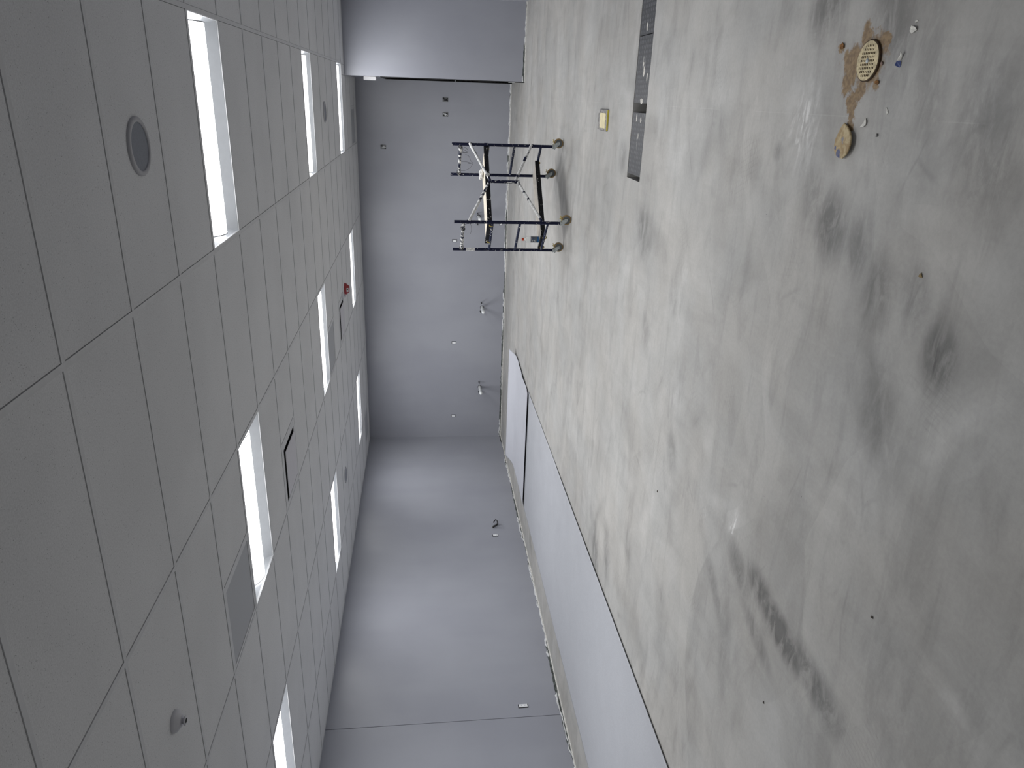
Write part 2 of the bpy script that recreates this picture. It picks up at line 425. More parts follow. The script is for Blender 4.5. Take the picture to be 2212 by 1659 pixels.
# torn strip where the baseboard was pulled off
M_TORN = mat('exposed_green_board', (0.085, 0.095, 0.09), 0.9, var=0.5, scale=30, bump=0.3)
M_PAPER = mat('torn_drywall_paper', (0.68, 0.69, 0.70), 0.9, var=0.15, scale=40)
M_BEAD = mat('old_caulk', (0.66, 0.65, 0.62), 0.8, var=0.15, scale=30)
def base_strip(name, label, p0, p1, nrm, seed):
    p0 = Vector(p0); p1 = Vector(p1); n = Vector(nrm); L = (p1 - p0).length; d = (p1 - p0) / L
    R = random.Random(seed); N = int(L / 0.045)
    def ribbon(mb, lo, hi, off):
        vs = []
        for i in range(len(lo)):
            q = p0 + d * (L * i / (len(lo) - 1))
            for z, o in ((lo[i], off), (hi[i], off), (hi[i], 0.0005), (lo[i], 0.0005)): vs.append(q + n * o + Vector((0, 0, z)))
        fs = []
        for i in range(len(lo) - 1):
            if hi[i] - lo[i] < 0.002 and hi[i + 1] - lo[i + 1] < 0.002: continue
            a, b = i * 4, i * 4 + 4
            fs += [(a, b, b + 1, a + 1), (a + 1, b + 1, b + 2, a + 2), (a + 3, a, b, b + 3)]
        mb.add(vs, fs)
    top = []; h = .05; run = 0; state = 1
    for i in range(N + 1):
        if run <= 0: run = R.randint(4, 16); tgt = R.choice((.018, .026, .034, .040, .046))
        run -= 1; h += (tgt - h) * .5
        top.append(h + R.uniform(-.004, .004))
    mb = MB(); ribbon(mb, [.008] * (N + 1), top, .0015)
    o = struct(mb.build(name, M_TORN), label)
    lo, hi = [], []; run = 0
    for i in range(N + 1):
        if run <= 0: run = R.randint(2, 14); state = R.random() < .78; ht = R.uniform(.008, .024)
        run -= 1
        b = top[i] - R.uniform(.010, .020)
        lo.append(b); hi.append(b + (max(.004, ht + R.uniform(-.006, .006)) if state else 0.0))
    mb = MB(); ribbon(mb, lo, hi, .004); pz = mb.build('torn_paper', M_PAPER, o); pz['kind'] = 'stuff'
    mb = MB(); ribbon(mb, [0.0] * (N + 1), [.013 + R.uniform(-.002, .003) for _ in range(N + 1)], .008); mb.build('caulk_bead', M_BEAD, o)
base_strip('baseboard_far', 'torn strip left by the removed baseboard along the far wall', (XL, YF, 0), (XJ, YF, 0), (0, -1, 0), 3)
base_strip('baseboard_left', 'torn strip left by the removed baseboard along the left wall', (XL, YF, 0), (XL, 0.5, 0), (1, 0, 0), 4)
base_strip('baseboard_jog', 'torn strip left by the removed baseboard under the projecting wall', (XJ, YJ, 0), (XR, YJ, 0), (0, -1, 0), 5)

def gx(j): return GX - CW * j                                          # lines run away from the camera
def gy(i): return GY + CD * i
# ------------------------------------------------------------------ ceiling: slab, tees, one object per panel
mb = MB().box(XL - .12, XR + .12, YB - .12, YF + .12, HC + .25, HC + .32)
for k in range(4): mb.box((XL, gx(4), gx(2), gx(0))[k], (gx(5), gx(3), gx(1), XR)[k], YB, GY - 2 * CD - .012, HC + .003, HC + .02)
for k in (0, 2, 4): mb.box(gx(k + 1), gx(k), YB, gy(-8), HC + .003, HC + .02); mb.box(gx(k + 1), gx(k), gy(-7), gy(-2) - .012, HC + .003, HC + .02)
ceil = struct(mb.build('ceiling', mat('plenum_and_board', (0.60, 0.60, 0.595), 0.9)), 'suspended ceiling of grey-white pitted tiles in narrow white tees')
FT = .0120                                                             # half width of a tee
LIGHTS = [(4, 0), (10, 0), (15, 0), (4, 2), (10, 2), (16, 2), (4, 4), (10, 4), (16, 4)]
REAR_FILL = [(-8, 0), (-8, 2), (-8, 4)]                                     # added row behind the camera, unseen, to brighten the near floor
HALF = {(3, 2): 'b', (6, 2): 'b', (11, 2): 'b', (13, 2): 'b', (18, 0): 'b', (18, 5): 'a'}   # half of the cell holds a vent
J0, J1, I0, I1 = -1, 5, -2, 19
mt = MB()
for j in range(0, 6):
    y1 = YF if gx(j) < XJ else YJ
    MB().box(gx(j) - FT, gx(j) + FT, gy(I0), y1, HC, HC + .035).build('main_tee', M_TEE, ceil)
tee_mesh = {}
def cross_tee(x0, x1, y):
    k = round(x1 - x0, 3)
    if k not in tee_mesh: tee_mesh[k] = MB().box(0, k, -FT, FT, .0004, .03).mesh('cross_tee', M_TEE)
    link('cross_tee', tee_mesh[k], ceil, (x0, y, HC))
tile_mesh = {}
def panel(x0, x1, y0, y1, name='ceiling_panel', material=None):
    g = .0022
    x0 += g; x1 -= g; y0 += g; y1 -= g
    k = (round(x1 - x0, 3), round(y1 - y0, 3), name)
    if k not in tile_mesh: tile_mesh[k] = MB().box(0, k[0], 0, k[1], .0035, .018).mesh(name, material or M_TILE)
    return link(name, tile_mesh[k], ceil, (x0, y0, HC))
for j in range(J0, J1 + 1):
    xa, xb = gx(j + 1), gx(j)
    x0 = max(xa + FT, XL + .004) if j == 5 else xa + FT
    x1 = (XR - .004) if j == -1 else xb - FT
    for i in range(I0, I1 + 1):
        y0, y1 = gy(i) + FT, gy(i + 1) - FT
        if i == 19: y1 = YF - .004
        if (i, j) in LIGHTS: continue
        if j == -1:
            if i > 16: continue
            if i == 16: y1 = YJ - .004
        if j == 0 and i >= 17: x1b = XJ - .004
        else: x1b = x1
        if j == 0 and i == 16:
            panel(x0, XJ - .004, y0, y1); panel(XJ - .004, x1, y0, YJ - .004)
            continue
        if (i, j) in HALF:
            xm = gx(j + .5)
            cross = MB().box(xm - FT, xm + FT, y0 - .0, y1, HC + .0004, HC + .03).build('cross_tee', M_TEE, ceil)
            if HALF[(i, j)] == 'b': panel(xm + FT, x1b, y0, y1)
            else: panel(x0, xm - FT, y0, y1)
            continue
        panel(x0, x1b, y0, y1)
    for i in range(I0, I1 + 1):
        xe = x1
        if j == -1 and i > 16: continue
        if j == 0 and i >= 17: xe = XJ - .004
        if i == I0: continue
        cross_tee(x0, xe, gy(i))
mb = MB()
mb.box(XL, XL + .02, 0, YF, HC + .0002, HC + .003); mb.box(XL + .02, XJ, YF - .02, YF, HC + .0002, HC + .003)
mb.box(XJ, XR, YJ - .02, YJ, HC + .0002, HC + .003); mb.box(XJ - .02, XJ, YJ, YF - .02, HC + .0002, HC + .003)
mb.build('wall_angle', M_TEE, ceil)

# ------------------------------------------------------------------ the nine troffers
M_LENS = bpy.data.materials.new('lit_lens'); M_LENS.use_nodes = True
t = NT(M_LENS)
for n in list(t.n):
    if n.type != 'OUTPUT_MATERIAL': t.n.remove(n)
em = t.new('ShaderNodeEmission'); em.inputs[0].default_value = LENS_COLOR
rib = t.ramp(t.noise(t.mapping(t.obj(), scale=(.2, 60, 60)), 1.0, 1), 0.2, 0.8, LENS_STRENGTH * .97, LENS_STRENGTH * 1.03)
t.l.new(rib, em.inputs[1])
out = [n for n in t.n if n.type == 'OUTPUT_MATERIAL'][0]
t.l.new(em.outputs[0], out.inputs[0])
M_REFL = mat('white_reflector', (0.72, 0.75, 0.79), 0.35, var=0.02)
LD_ = bpy.data.lights.new('lamp', 'AREA'); LD_.shape = 'RECTANGLE'; LD_.size = 1.09; LD_.size_y = .25
LD_.energy = LAMP_WATTS; LD_.color = LENS_COLOR[:3]
def r_lamp(r):
    o = bpy.data.objects.new('lamp', LD_); COL.objects.link(o); o.parent = r; o.location = (0, 0, .0035)
def make_light(loc, label):
    r = thing('ceiling_light', label, 'light', loc, 'recessed ceiling lights')
    hx, hy = CW / 2 - FT - .001, CD / 2 - FT - .001
    top, lw = .075, .142
    mb = MB()
    for s in (-1, 1):
        mb.box(-hx, hx, s * hy - .004, s * hy + .004, .0006, .02); mb.box(s * hx - .004, s * hx + .004, -hy, hy, .0006, .02)
    mb.build('frame', M_WHITE, r)
    for s in (-1, 1):
        mb = MB()
        def fn(u, v, s=s):
            y = hy - .006 + (lw - .006 - hy + .006) * v
            z = .006 + (top - .006) * math.sin(v * math.pi / 2) ** 0.9
            return (-hx + 2 * hx * u, s * y, z)
        mb.grid(fn, 1, 10); mb.build('reflector', M_REFL, r)
    for s in (-1, 1):
        mb = MB()
        mb.add([(s * hx, -hy, .005), (s * hx, hy, .005), (s * (hx - .030), hy, top), (s * (hx - .030), -hy, top)], [(0, 1, 2, 3)])
        mb.build('end_plate', M_REFL, r)
    L = hx - .036
    mb = MB()
    mb.grid(lambda u, v: (-L + 2 * L * u, -lw + 2 * lw * v, top - (top - .004) * math.sin(math.pi * v) ** .8), 1, 16)
    mb.build('lens', M_LENS, r)
    for s in (-1, 1):
        mb = MB(); n = 14
        pts = [(-lw + 2 * lw * v / n, top - (top - .002) * math.sin(math.pi * v / n) ** .8) for v in range(n + 1)]
        vs = [(s * L + dx, y, z) for dx in (0, s * .006) for y, z in pts]
        fs = [(k, k + 1, n + 2 + k, n + 1 + k) for k in range(n)]
        mb.add(vs, fs); mb.build('end_cap', M_GREY, r)
    MB().box(-hx, hx, -hy, hy, top + .002, top + .03).build('housing', M_WHITE, r)
    r_lamp(r)
    return r
LL = {(4, 0): 'large recessed ceiling light nearest the camera, beside the big round speaker',
      (4, 2): 'recessed ceiling light in front of the near dark perforated return vent',
      (4, 4): 'recessed ceiling light nearest the left wall, cut off by the picture edge',
      (10, 0): 'middle light of the row that leads to the projecting wall',
      (10, 2): 'ceiling light in the room middle with a dark vent against its far side',
      (10, 4): 'middle light of the row along the left wall, near a round speaker',
      (15, 0): 'farthest ceiling light of the row beside the projecting wall',
      (16, 2): 'farthest ceiling light of the middle row, behind the red alarm',
      (16, 4): 'recessed ceiling light in the far corner by the left wall'}
proto = None
for (i, j) in LIGHTS:
    loc = (gx(j + .5), gy(i + .5), HC)
    if proto is None: proto = make_light(loc, LL[(i, j)])
    else: dup(proto, loc, LL[(i, j)])
for (i, j), side in zip(REAR_FILL, ('by the right wall', 'in the middle', 'by the left wall')): dup(proto, (gx(j + .5), gy(i + .5), HC), 'added unseen fill ceiling light behind the camera, ' + side)

# ------------------------------------------------------------------ vents, diffusers, speakers, sensors
M_PERF = bpy.data.materials.new('perforated_grey_metal'); M_PERF.use_nodes = True
t = NT(M_PERF); p = t.n['Principled BSDF']; P = t.obj()
v = t.new('ShaderNodeTexVoronoi'); v.inputs['Scale'].default_value = 110; v.inputs['Randomness'].default_value = 0.0
t.l.new(P, v.inputs['Vector'])
t.l.new(t.mixc(t.ramp(v.outputs['Distance'], 0.30, 0.42), c4((0.04, 0.042, 0.046)), c4((0.40, 0.41, 0.43))), p.inputs['Base Color'])
p.inputs['Roughness'].default_value = 0.55
def make_vent(loc, label):
    r = thing('return_vent', label, 'vent', loc, 'perforated return vents')
    h = CD / 2 - FT - .002; mb = MB()
    for s in (-1, 1):
        mb.box(-h, h, s * (h - .012) - .012, s * (h - .012) + .012, .0015, .012); mb.box(s * (h - .012) - .012, s * (h - .012) + .012, -h + .024, h - .024, .0015, .012)
    mb.build('frame', M_TEE, r)
    MB().box(-h + .022, h - .022, -h + .022, h - .022, .005, .012).build('perforated_panel', M_PERF, r)
    return r
VL = {(3, 2.75): 'large dark perforated vent on the near side of the second nearest ceiling light', (11, 2.75): 'dark perforated vent on the far side of the middle ceiling light',
      (18, .75): 'small dark vent beyond the last light beside the projecting wall', (18, 5.25): 'small dark vent in the far left corner of the ceiling'}
pv = None
for (i, j), lb in VL.items():
    loc = (gx(j), gy(i + .5), HC)
    pv = make_vent(loc, lb) if pv is None else (dup(pv, loc, lb), pv)[1]
def make_plaque(loc, label):
    r = thing('plaque_diffuser', label, 'vent', loc, 'square plaque air diffusers')
    h = CD / 2 - FT - .002; mb = MB(); o = h - .05
    rings = [(h, .001), (o, .001), (o, .006)]
    vs = []
    for (q, z) in rings: vs += [(-q, -q, z), (q, -q, z), (q, q, z), (-q, q, z)]
    fs = [(k * 4 + a, k * 4 + (a + 1) % 4, k * 4 + 4 + (a + 1) % 4, k * 4 + 4 + a) for k in range(len(rings) - 1) for a in range(4)]
    mb.add(vs, fs); mb.build('backpan', M_TEE, r)
    mb = MB(); o2 = o + .001
    vs = [(a * o2, b_ * o2, z) for z in (.005, .09) for a, b_ in ((-1, -1), (1, -1), (1, 1), (-1, 1))]
    mb.add(vs, [(4, 5, 6, 7)] + [(k, (k + 1) % 4, 4 + (k + 1) % 4, 4 + k) for k in range(4)]); mb.build('throat', M_VOID, r)  # throat coloured black for the shade inside the gap
    q = o - .034; mb = MB()
    vs = [(-q, -q, -.009), (q, -q, -.009), (q, q, -.009), (-q, q, -.009), (-q - .003, -q - .003, -.005), (q + .003, -q - .003, -.005), (q + .003, q + .003, -.005), (-q - .003, q + .003, -.005)]
    mb.add(vs, [(3, 2, 1, 0), (4, 5, 6, 7)] + [(a, (a + 1) % 4, 4 + (a + 1) % 4, 4 + a) for a in range(4)])
    mb.build('plaque', mat('plaque_white', (0.58, 0.57, 0.60), 0.45, var=0.02), r)
    return r
pd = make_plaque((gx(2.75), gy(6.5), HC), 'nearer square plaque diffuser with a black gap round its panel')
dup(pd, (gx(2.75), gy(13.5), HC), 'farther square plaque diffuser, just this side of the red alarm')

M_SPK = mat('speaker_grille', (0.20, 0.215, 0.25), 0.6, var=0.08, scale=200)
M_RING = mat('speaker_ring', (0.40, 0.40, 0.42), 0.55, var=0.02)
def make_speaker(loc, label):
    r = thing('ceiling_speaker', label, 'speaker', loc, 'round ceiling speakers')
    MB().lathe([(.117, .003), (.117, -.004), (.112, -.008), (.098, -.008), (.096, -.004), (.096, .002)], seg=40).build('ring', M_RING, r)
    MB().lathe([(.096, -.003), (.08, -.001), (.05, .0005), (.0005, .001)], seg=40).build('grille', M_SPK, r)
    return r
ps = make_speaker((-.245, 3.275, HC), 'big round grey ceiling speaker nearest the camera')
dup(ps, (gx(.5), gy(12.5), HC), 'small-looking round speaker between the last two lights beside the projecting wall')
dup(ps, (gx(4.5), gy(12.5), HC), 'round speaker beyond the middle light of the row along the left wall')

M_SENS = mat('sensor_white', (0.55, 0.55, 0.58), 0.45, var=0.03)
def make_sensor(loc, label):
    r = thing('smoke_detector', label, 'detector', loc, 'conical ceiling detectors')
    MB().lathe([(.052, .003), (.052, -.006), (.048, -.014), (.036, -.024), (.026, -.032)], seg=28).build('base', M_SENS, r)
    mb = MB().lathe([(.012, -.032), (.012, -.040), (.020, -.043), (.023, -.047), (.020, -.050), (.012, -.050)], seg=24); mb.build('tip', M_SENS, r)
    MB().lathe([(.0115, -.0502), (.006, -.0515), (.0005, -.052)], seg=20).build('sensing_eye', M_VOID, r)
    return r
pm = make_sensor((-2.715, 2.66, HC), 'small white cone-shaped detector on the near ceiling, away from the lights')
dup(pm, (gx(2.5), gy(13.75), HC), 'tiny white detector on the ceiling right in front of the red alarm')

al = thing('fire_alarm', 'red round fire alarm strobe on the ceiling in front of a light', 'alarm', (-2.69, 10.50, HC))
M_RED = mat('red_plastic', (0.27, 0.012, 0.018), 0.35, var=0.04)
MB().lathe([(.088, .003), (.088, -.012), (.078, -.024), (.052, -.056), (.046, -.064)], seg=28).build('housing', M_RED, al)
mb = MB().box(-.026, .026, -.074, -.05, -.056, -.030); mb.build('strobe_lens', M_WHITE, al)
MB().box(.004, .018, -.078, -.074, -.052, -.036).build('strobe_reflector', M_VOID, al)

# ------------------------------------------------------------------ things on the walls
el = thing('emergency_light', 'white box of an emergency light above the black doorway', 'light', (XJ, 12.55, 2.372))
MB().box(-.048, -.0005, -.14, .14, -.09, .092).build('body', mat('lamp_box_white', (0.95, 0.94, 0.95), 0.4, var=0.02), el)
MB().box(-.05, -.048, -.11, .11, -.07, .05).build('lens', M_WHITE, el)
MB().box(-.02, -.0002, -.10, .10, .0925, .098).build('mounting_plate', M_VOID, el)

def make_outlet(loc, axis, label, h=.072):
    r = thing('wall_outlet', label, 'outlet', loc, 'uncovered white outlets')
    # local: face towards -Y, rotated for the left wall
    if axis == 'X': r.rotation_euler = (0, 0, math.pi / 2)
    mb = MB(); mb.box(-.027, .027, -.003, -.0004, -h / 2 - .009, h / 2 + .009); mb.build('box_opening', M_VOID, r)
    mb = MB(); mb.box(-.019, .019, -.012, -.003, -h / 2, h / 2); mb.build('receptacle', M_WHITE, r)
    mb = MB()
    for s in (-1, 1): mb.box(-.007, -.005, -.0128, -.012, s * .02 - .005, s * .02 + .005); mb.box(.005, .007, -.0128, -.012, s * .02 - .005, s * .02 + .005)
    mb.build('socket_slots', M_VOID, r)['kind'] = 'stuff'
    return r
po = make_outlet((-2.564, YF, .989), 'Y', 'white outlet on the far wall just past the end of the scaffold top')
dup(po, (-4.581, YF, .993), 'white outlet on the far wall in the middle between the two pipe stubs')
dup(po, (-6.172, YF, .997), 'white outlet on the far wall nearest the left corner')
lo = dup(po, (-2.25, YF, .125), 'white outlet low on the far wall, seen through the scaffold'); lo.scale = (.7, 1, .6)
make_outlet((XL, 9.961, .458), 'X', 'white outlet on the left wall beside the black cable loop')
make_outlet((XL, 6.412, .458), 'X', 'white outlet on the left wall close to the vertical seam', .1)

def make_jbox(loc, label, kind):
    r = thing('junction_box', label, 'box', loc, 'open junction boxes with bare wires')
    mb = MB(); mb.box(-.036, .036, -.003, -.0004, -.05, .05); mb.build('box_opening', mat('grey_box', (0.16, 0.165, 0.17), 0.5, .4), r)
    R = random.Random(kind); mb = MB()
    for k in range(4):
        x, z = R.choice((-.022, -.016, .014, .022)), R.choice((-.034, -.028, .022, .034))
        mb.lathe([(.013, -.007), (.013, -.0032)], (x, 0, z), 'Y', 10)
    mb.build('knockout', M_VOID, r)['kind'] = 'stuff'
    mb = MB()
    for k in range(3):
        a = (R.uniform(-.02, .02), -.004, R.uniform(-.035, .035)); b = (R.uniform(-.02, .02), -.04, R.uniform(-.03, .03)); c = (R.uniform(-.028, .028), -.02, R.uniform(-.045, .045))
        mb.tube([a, b, c], .0045, 6)
    mb.build('wire', M_BLACK if kind == 1 else M_WHITE, r)
    return r
make_jbox((-.098, YF, 1.161), 'dark open junction box on the far wall, the one closest to the doorway', 1)
make_jbox((-.341, YF, 1.161), 'open junction box with a white wire, second from the doorway', 2)
make_jbox((-.915, YF, 2.259), 'open junction box high on the far wall near the ceiling', 3)

M_PVC = mat('white_pvc', (0.70, 0.72, 0.72), 0.4, var=0.05)
M_COP = mat('dark_copper', (0.045, 0.05, 0.05), 0.5, .3)
def make_pipes(loc, s1, s2, label, ln=.37):
    r = thing('pipe_stub', label, 'pipe', loc, 'pipe stubs in the far wall')
    MB().lathe([(.037, -.003), (.037, -.0004)], axis='Y', seg=20).build('wall_hole', M_VOID, r)
    MB().tube([(0, -.003, 0), (0, -ln + .03, 0)], .028, 18).build('drain_pipe', M_PVC, r)
    pr = [(.030, -ln + .05), (.031, -ln + .02)] + [(.031 * math.cos(a), -ln + .02 - .028 * math.sin(a)) for a in (.3, .6, .9, 1.2, 1.5)]
    MB().lathe([(q, y) for q, y in pr], axis='Y', seg=18).build('pipe_cap', mat('white_cap', (0.85, 0.87, 0.87), 0.35), r)
    for dx, dz in (s1, s2):
        mb = MB().tube([(dx, -.0005, dz), (dx, -.07, dz), (dx, -.10, dz)], [.011, .011, .009], 10); mb.build('supply_stub', M_COP, r)
    return r
make_pipes((-3.859, YF, .450), (.10, .014), (-.075, .030), 'capped white drain stub on the far wall to the right of the middle outlet')
make_pipes((-5.535, YF, .467), (.115, .016), (-.10, .017), 'capped white drain stub on the far wall nearest the left corner')
make_pipes((-2.111, YF, .543), (.06, .022), (-.137, .019), 'capped white drain stub on the far wall, partly behind the scaffold', .33)

cl = thing('cable_loop', 'short black cable looped out of the left wall beside an outlet', 'cable', (XL, 10.261, .446))
MB().tube([(.0005, -.07, .03), (.02, -.06, .02), (.03, -.05, -.02), (.045, -.03, -.05)], .016, 8).build('cable_sheath', M_BLACK, cl)
MB().tube([(.045, -.03, -.05), (.055, .04, -.05), (.06, .085, -.03), (.05, .05, .0), (.04, .03, .012)], .010, 8).build('wire', M_BLACK, cl)

# ------------------------------------------------------------------ vinyl sheets by the left wall
def vinyl_material(name, c0, c1):
    m = bpy.data.materials.new(name); m.use_nodes = True
    t = NT(m); p = t.n['Principled BSDF']; P = t.obj()
    n1 = t.noise(P, 140, 4, .6); n2 = t.noise(P, 3, 4)
    col = t.mixc(t.ramp(n1, .35, .65), c4(c0), c4(c1))
    sc = t.ramp(t.noise(t.mapping(P, rot=(0, 0, .5), scale=(4, 12, 1)), 1.3, 6, .7, .5), .62, .74, 0, .25)
    t.l.new(t.mixc(sc, col, c4((.62, .64, .66))), p.inputs['Base Color'])
    t.l.new(t.ramp(n2, .3, .7, .42, .54), p.inputs['Roughness'])
    return m
M_V2 = vinyl_material('speckled_grey_vinyl', (0.366, 0.376, 0.404), (0.416, 0.428, 0.458))
M_V1 = vinyl_material('pale_vinyl_backing', (0.47, 0.48, 0.525), (0.49, 0.50, 0.545))
def sheet(name, label, mtl, xs, ys, zf, xf):
    mb = MB(); nx, ny = len(xs), len(ys)
    for off in (0.0035, 0.0):
        mb.add([(xf(u, y), y, zf(u, y) + off) for y in ys for u in xs],
               [(j * nx + i, j * nx + i + 1, (j + 1) * nx + i + 1, (j + 1) * nx + i) for j in range(ny - 1) for i in range(nx - 1)], True)
    n = nx * ny
    ring = [i for i in range(nx)] + [j * nx + nx - 1 for j in range(1, ny)] + [(ny - 1) * nx + i for i in range(nx - 2, -1, -1)] + [j * nx for j in range(ny - 2, 0, -1)]
    o = len(mb.v) - 2 * n
    for a, b in zip(ring, ring[1:] + ring[:1]): mb.f.append((a + o, b + o, b + n + o, a + n + o)); mb.sm.append(False)
    return tag(mb.build(name, mtl), label, 'flooring')
def lerp_table(tab, y):
    if y <= tab[0][0]: return tab[0][1]
    for (a, va), (b, vb) in zip(tab, tab[1:]):
        if y <= b:
            k = (y - a) / (b - a); k = k * k * (3 - 2 * k)
            return va + (vb - va) * k
    return tab[-1][1]
US = [0, .01, .05, .1, .2, .35, .5, .65, .8, .9, .94, .97, .985, 1.0]
def z2(u, y):
    e = lerp_table([(2, .010), (7.3, .009), (7.6, .004), (9.9, .004), (10.05, .001)], y)
    return .0006 + e * max(0, (u - .9) / .1) ** 2
def x2(u, y):
    l = -6.11 - .05 * (y - 5) / 5.0; r = -4.030 - .130 * (y - 3.3) / 6.7
    return l + (r - l) * u
s2 = sheet('vinyl_sheet', 'long pale grey vinyl sheet laid flat along the left wall', M_V2, US, [2.2, 3, 4, 5, 6, 7, 7.4, 7.7, 8.5, 9.5, 9.9, 10.08], z2, x2)
MB().box(-4.146, -4.120, 7.50, 7.60, .0045, .0062).build('tear', M_VOID, s2)
ZT = [(10.02, .026), (10.09, .021), (10.2, .014), (10.4, .008), (11.2, .006), (11.45, .012), (11.55, .026), (11.65, .050), (11.73, .075), (11.80, .095), (11.85, .104)]
def z1(u, y):
    z = lerp_table(ZT, y)
    if u > .9 and 10.3 < y < 11.5: z += (u - .9) / .1 * (.012 + .008 * math.sin(y * 9) * math.sin(y * 4.3))
    return z
def x1(u, y):
    l = -6.16; r = -4.185 + .095 * (y - 10.02) / 1.8 + (.004 * math.sin(y * 15) if 10.3 < y < 11.4 else 0)
    return l + (r - l) * u
YS = [10.03, 10.06, 10.09, 10.14, 10.2, 10.3, 10.4] + [10.5 + .06 * k for k in range(13)] + [11.3, 11.4, 11.45, 11.5, 11.55, 11.6, 11.65, 11.69, 11.73, 11.77, 11.80, 11.83, 11.85]
sheet('vinyl_sheet', 'shorter white vinyl sheet in the far left corner with its far end curled up', M_V1, US, YS, z1, x1)

# ------------------------------------------------------------------ trench covers
M_TREAD = bpy.data.materials.new('black_tread_plate'); M_TREAD.use_nodes = True
t = NT(M_TREAD); p = t.n['Principled BSDF']; P = t.pos()
w1 = t.new('ShaderNodeTexWave'); w1.inputs['Scale'].default_value = 9.0; t.l.new(t.mapping(P, rot=(0, 0, 1.0)), w1.inputs[0])
w2 = t.new('ShaderNodeTexWave'); w2.inputs['Scale'].default_value = 9.0; t.l.new(t.mapping(P, rot=(0, 0, -1.0)), w2.inputs[0])
dm = t.ramp(t.math('MULTIPLY', w1.outputs['Fac'], w2.outputs['Fac']), .35, .65)
col = t.mixc(dm, c4((0.022, 0.024, 0.029)), c4((0.080, 0.083, 0.095)))
dust = t.ramp(t.noise(t.mapping(P, scale=(1.2, 2.6, 1)), 4, 7, .7, .8), .60, .72, 0, .75)
t.l.new(t.mixc(dust, col, c4((0.33, 0.33, 0.32))), p.inputs['Base Color'])
p.inputs['Roughness'].default_value = 0.5
t.l.new(t.bump(dm, .6, .004), p.inputs['Normal'])
M_SPLAT = mat('dried_pale_paint', (0.55, 0.53, 0.49), .8, var=.2, scale=60)
def blob(mb, x, y, z, rx, ry, seed, h=.002, rz=0.0):
    R = random.Random(seed); n = 12
    vs = [(x, y, z + h)]
    for k in range(n):
        a = 2 * math.pi * k / n; q = R.uniform(.55, 1.15)
        dx, dy = rx * q * math.cos(a), ry * q * math.sin(a)
        vs.append((x + dx * math.cos(rz) - dy * math.sin(rz), y + dx * math.sin(rz) + dy * math.cos(rz), z))
    mb.add(vs, [(0, k + 1, (k + 1) % n + 1) for k in range(n)])
def cover(x0, x1, label, splats):
    o = tag(MB().box(x0, x1, TY0 + .012, TY1 - .002, -.030, -.003).build('trench_cover', M_TREAD), label, 'cover', 'black trench covers')
    if splats:
        mb = MB()
        for (x, y, rx, ry, s) in splats: blob(mb, x, y, -.003, rx, ry, s, .0015)
        mb.build('paint_splash', M_SPLAT, o)['kind'] = 'stuff'
    return o
cover(.430, TX1 - .004, 'black tread plate trench cover running out at the picture edge', [(.48, 5.44, .03, .02, 1)])
cover(-.018, .425, 'middle black tread plate trench cover with white paint drips', [(.19, 5.42, .035, .03, 2), (.15, 5.33, .04, .014, 3), (.0, 5.42, .022, .045, 4), (.24, 5.45, .02, .02, 8)])
cover(-.515, -.082, 'last black tread plate trench cover, past the open gap, nearest the scaffold', [(-.12, 5.50, .03, .012, 5), (-.13, 5.39, .02, .02, 6), (-.24, 5.42, .03, .012, 7)])

# ------------------------------------------------------------------ floor box
fb = thing('floor_box', 'low yellow-sided box with pale yellow top near the trench cover', 'box', (-.165, 6.50, 0), rz=0.0)
M_YEL = mat('yellow_plastic', (0.50, 0.42, 0.05), .5, var=.15)
M_DUST = mat('dusty_grey_rim', (0.27, 0.26, 0.25), .9, var=.35, scale=50)
mb = MB(); mb.box(-.083, .083, -.15, .12, .0005, .013); mb.box(-.083, .055, .12, .165, .0005, .013); mb.build('rim', M_DUST, fb)
MB().box(-.083, .083, -.156, -.1502, .0008, .0145).build('side_panel', M_YEL, fb)
mb = MB(); mb.box(.0835, .087, -.15, .12, .0005, .0145); mb.box(.056, .083, .1205, .1245, .0005, .015); mb.box(-.087, -.0835, -.15, .10, .0005, .012); mb.box(-.083, .05, .1655, .169, .0005, .014); mb.build('edge_strip', M_BLACK, fb)
mb = MB()
n = 10; R = random.Random(5); vs = []
for j in range(2):
    for k in range(n + 1):
        x = -.066 + .122 * k / n; y = (-.105 if j == 0 else .10) + R.uniform(-.010, .010); vs.append((x, y, .0155)); 
vs2 = [(x, y, .0132) for x, y, z in vs]
mb.add(vs + vs2, [(k, k + 1, n + 2 + k, n + 1 + k) for k in range(n)] + [(k, k + 1, 2 * n + 3 + k, 2 * n + 2 + k) for k in range(n)] + [(n + 1 + k, n + 2 + k, 3 * n + 4 + k, 3 * n + 3 + k) for k in range(n)] + [(0, n + 1, 3 * n + 3, 2 * n + 2), (n, 2 * n + 1, 4 * n + 3, 3 * n + 2)])
mb.build('lid_sheet', mat('pale_yellow_board', (0.72, 0.64, 0.40), .8, var=.08, scale=14), fb)

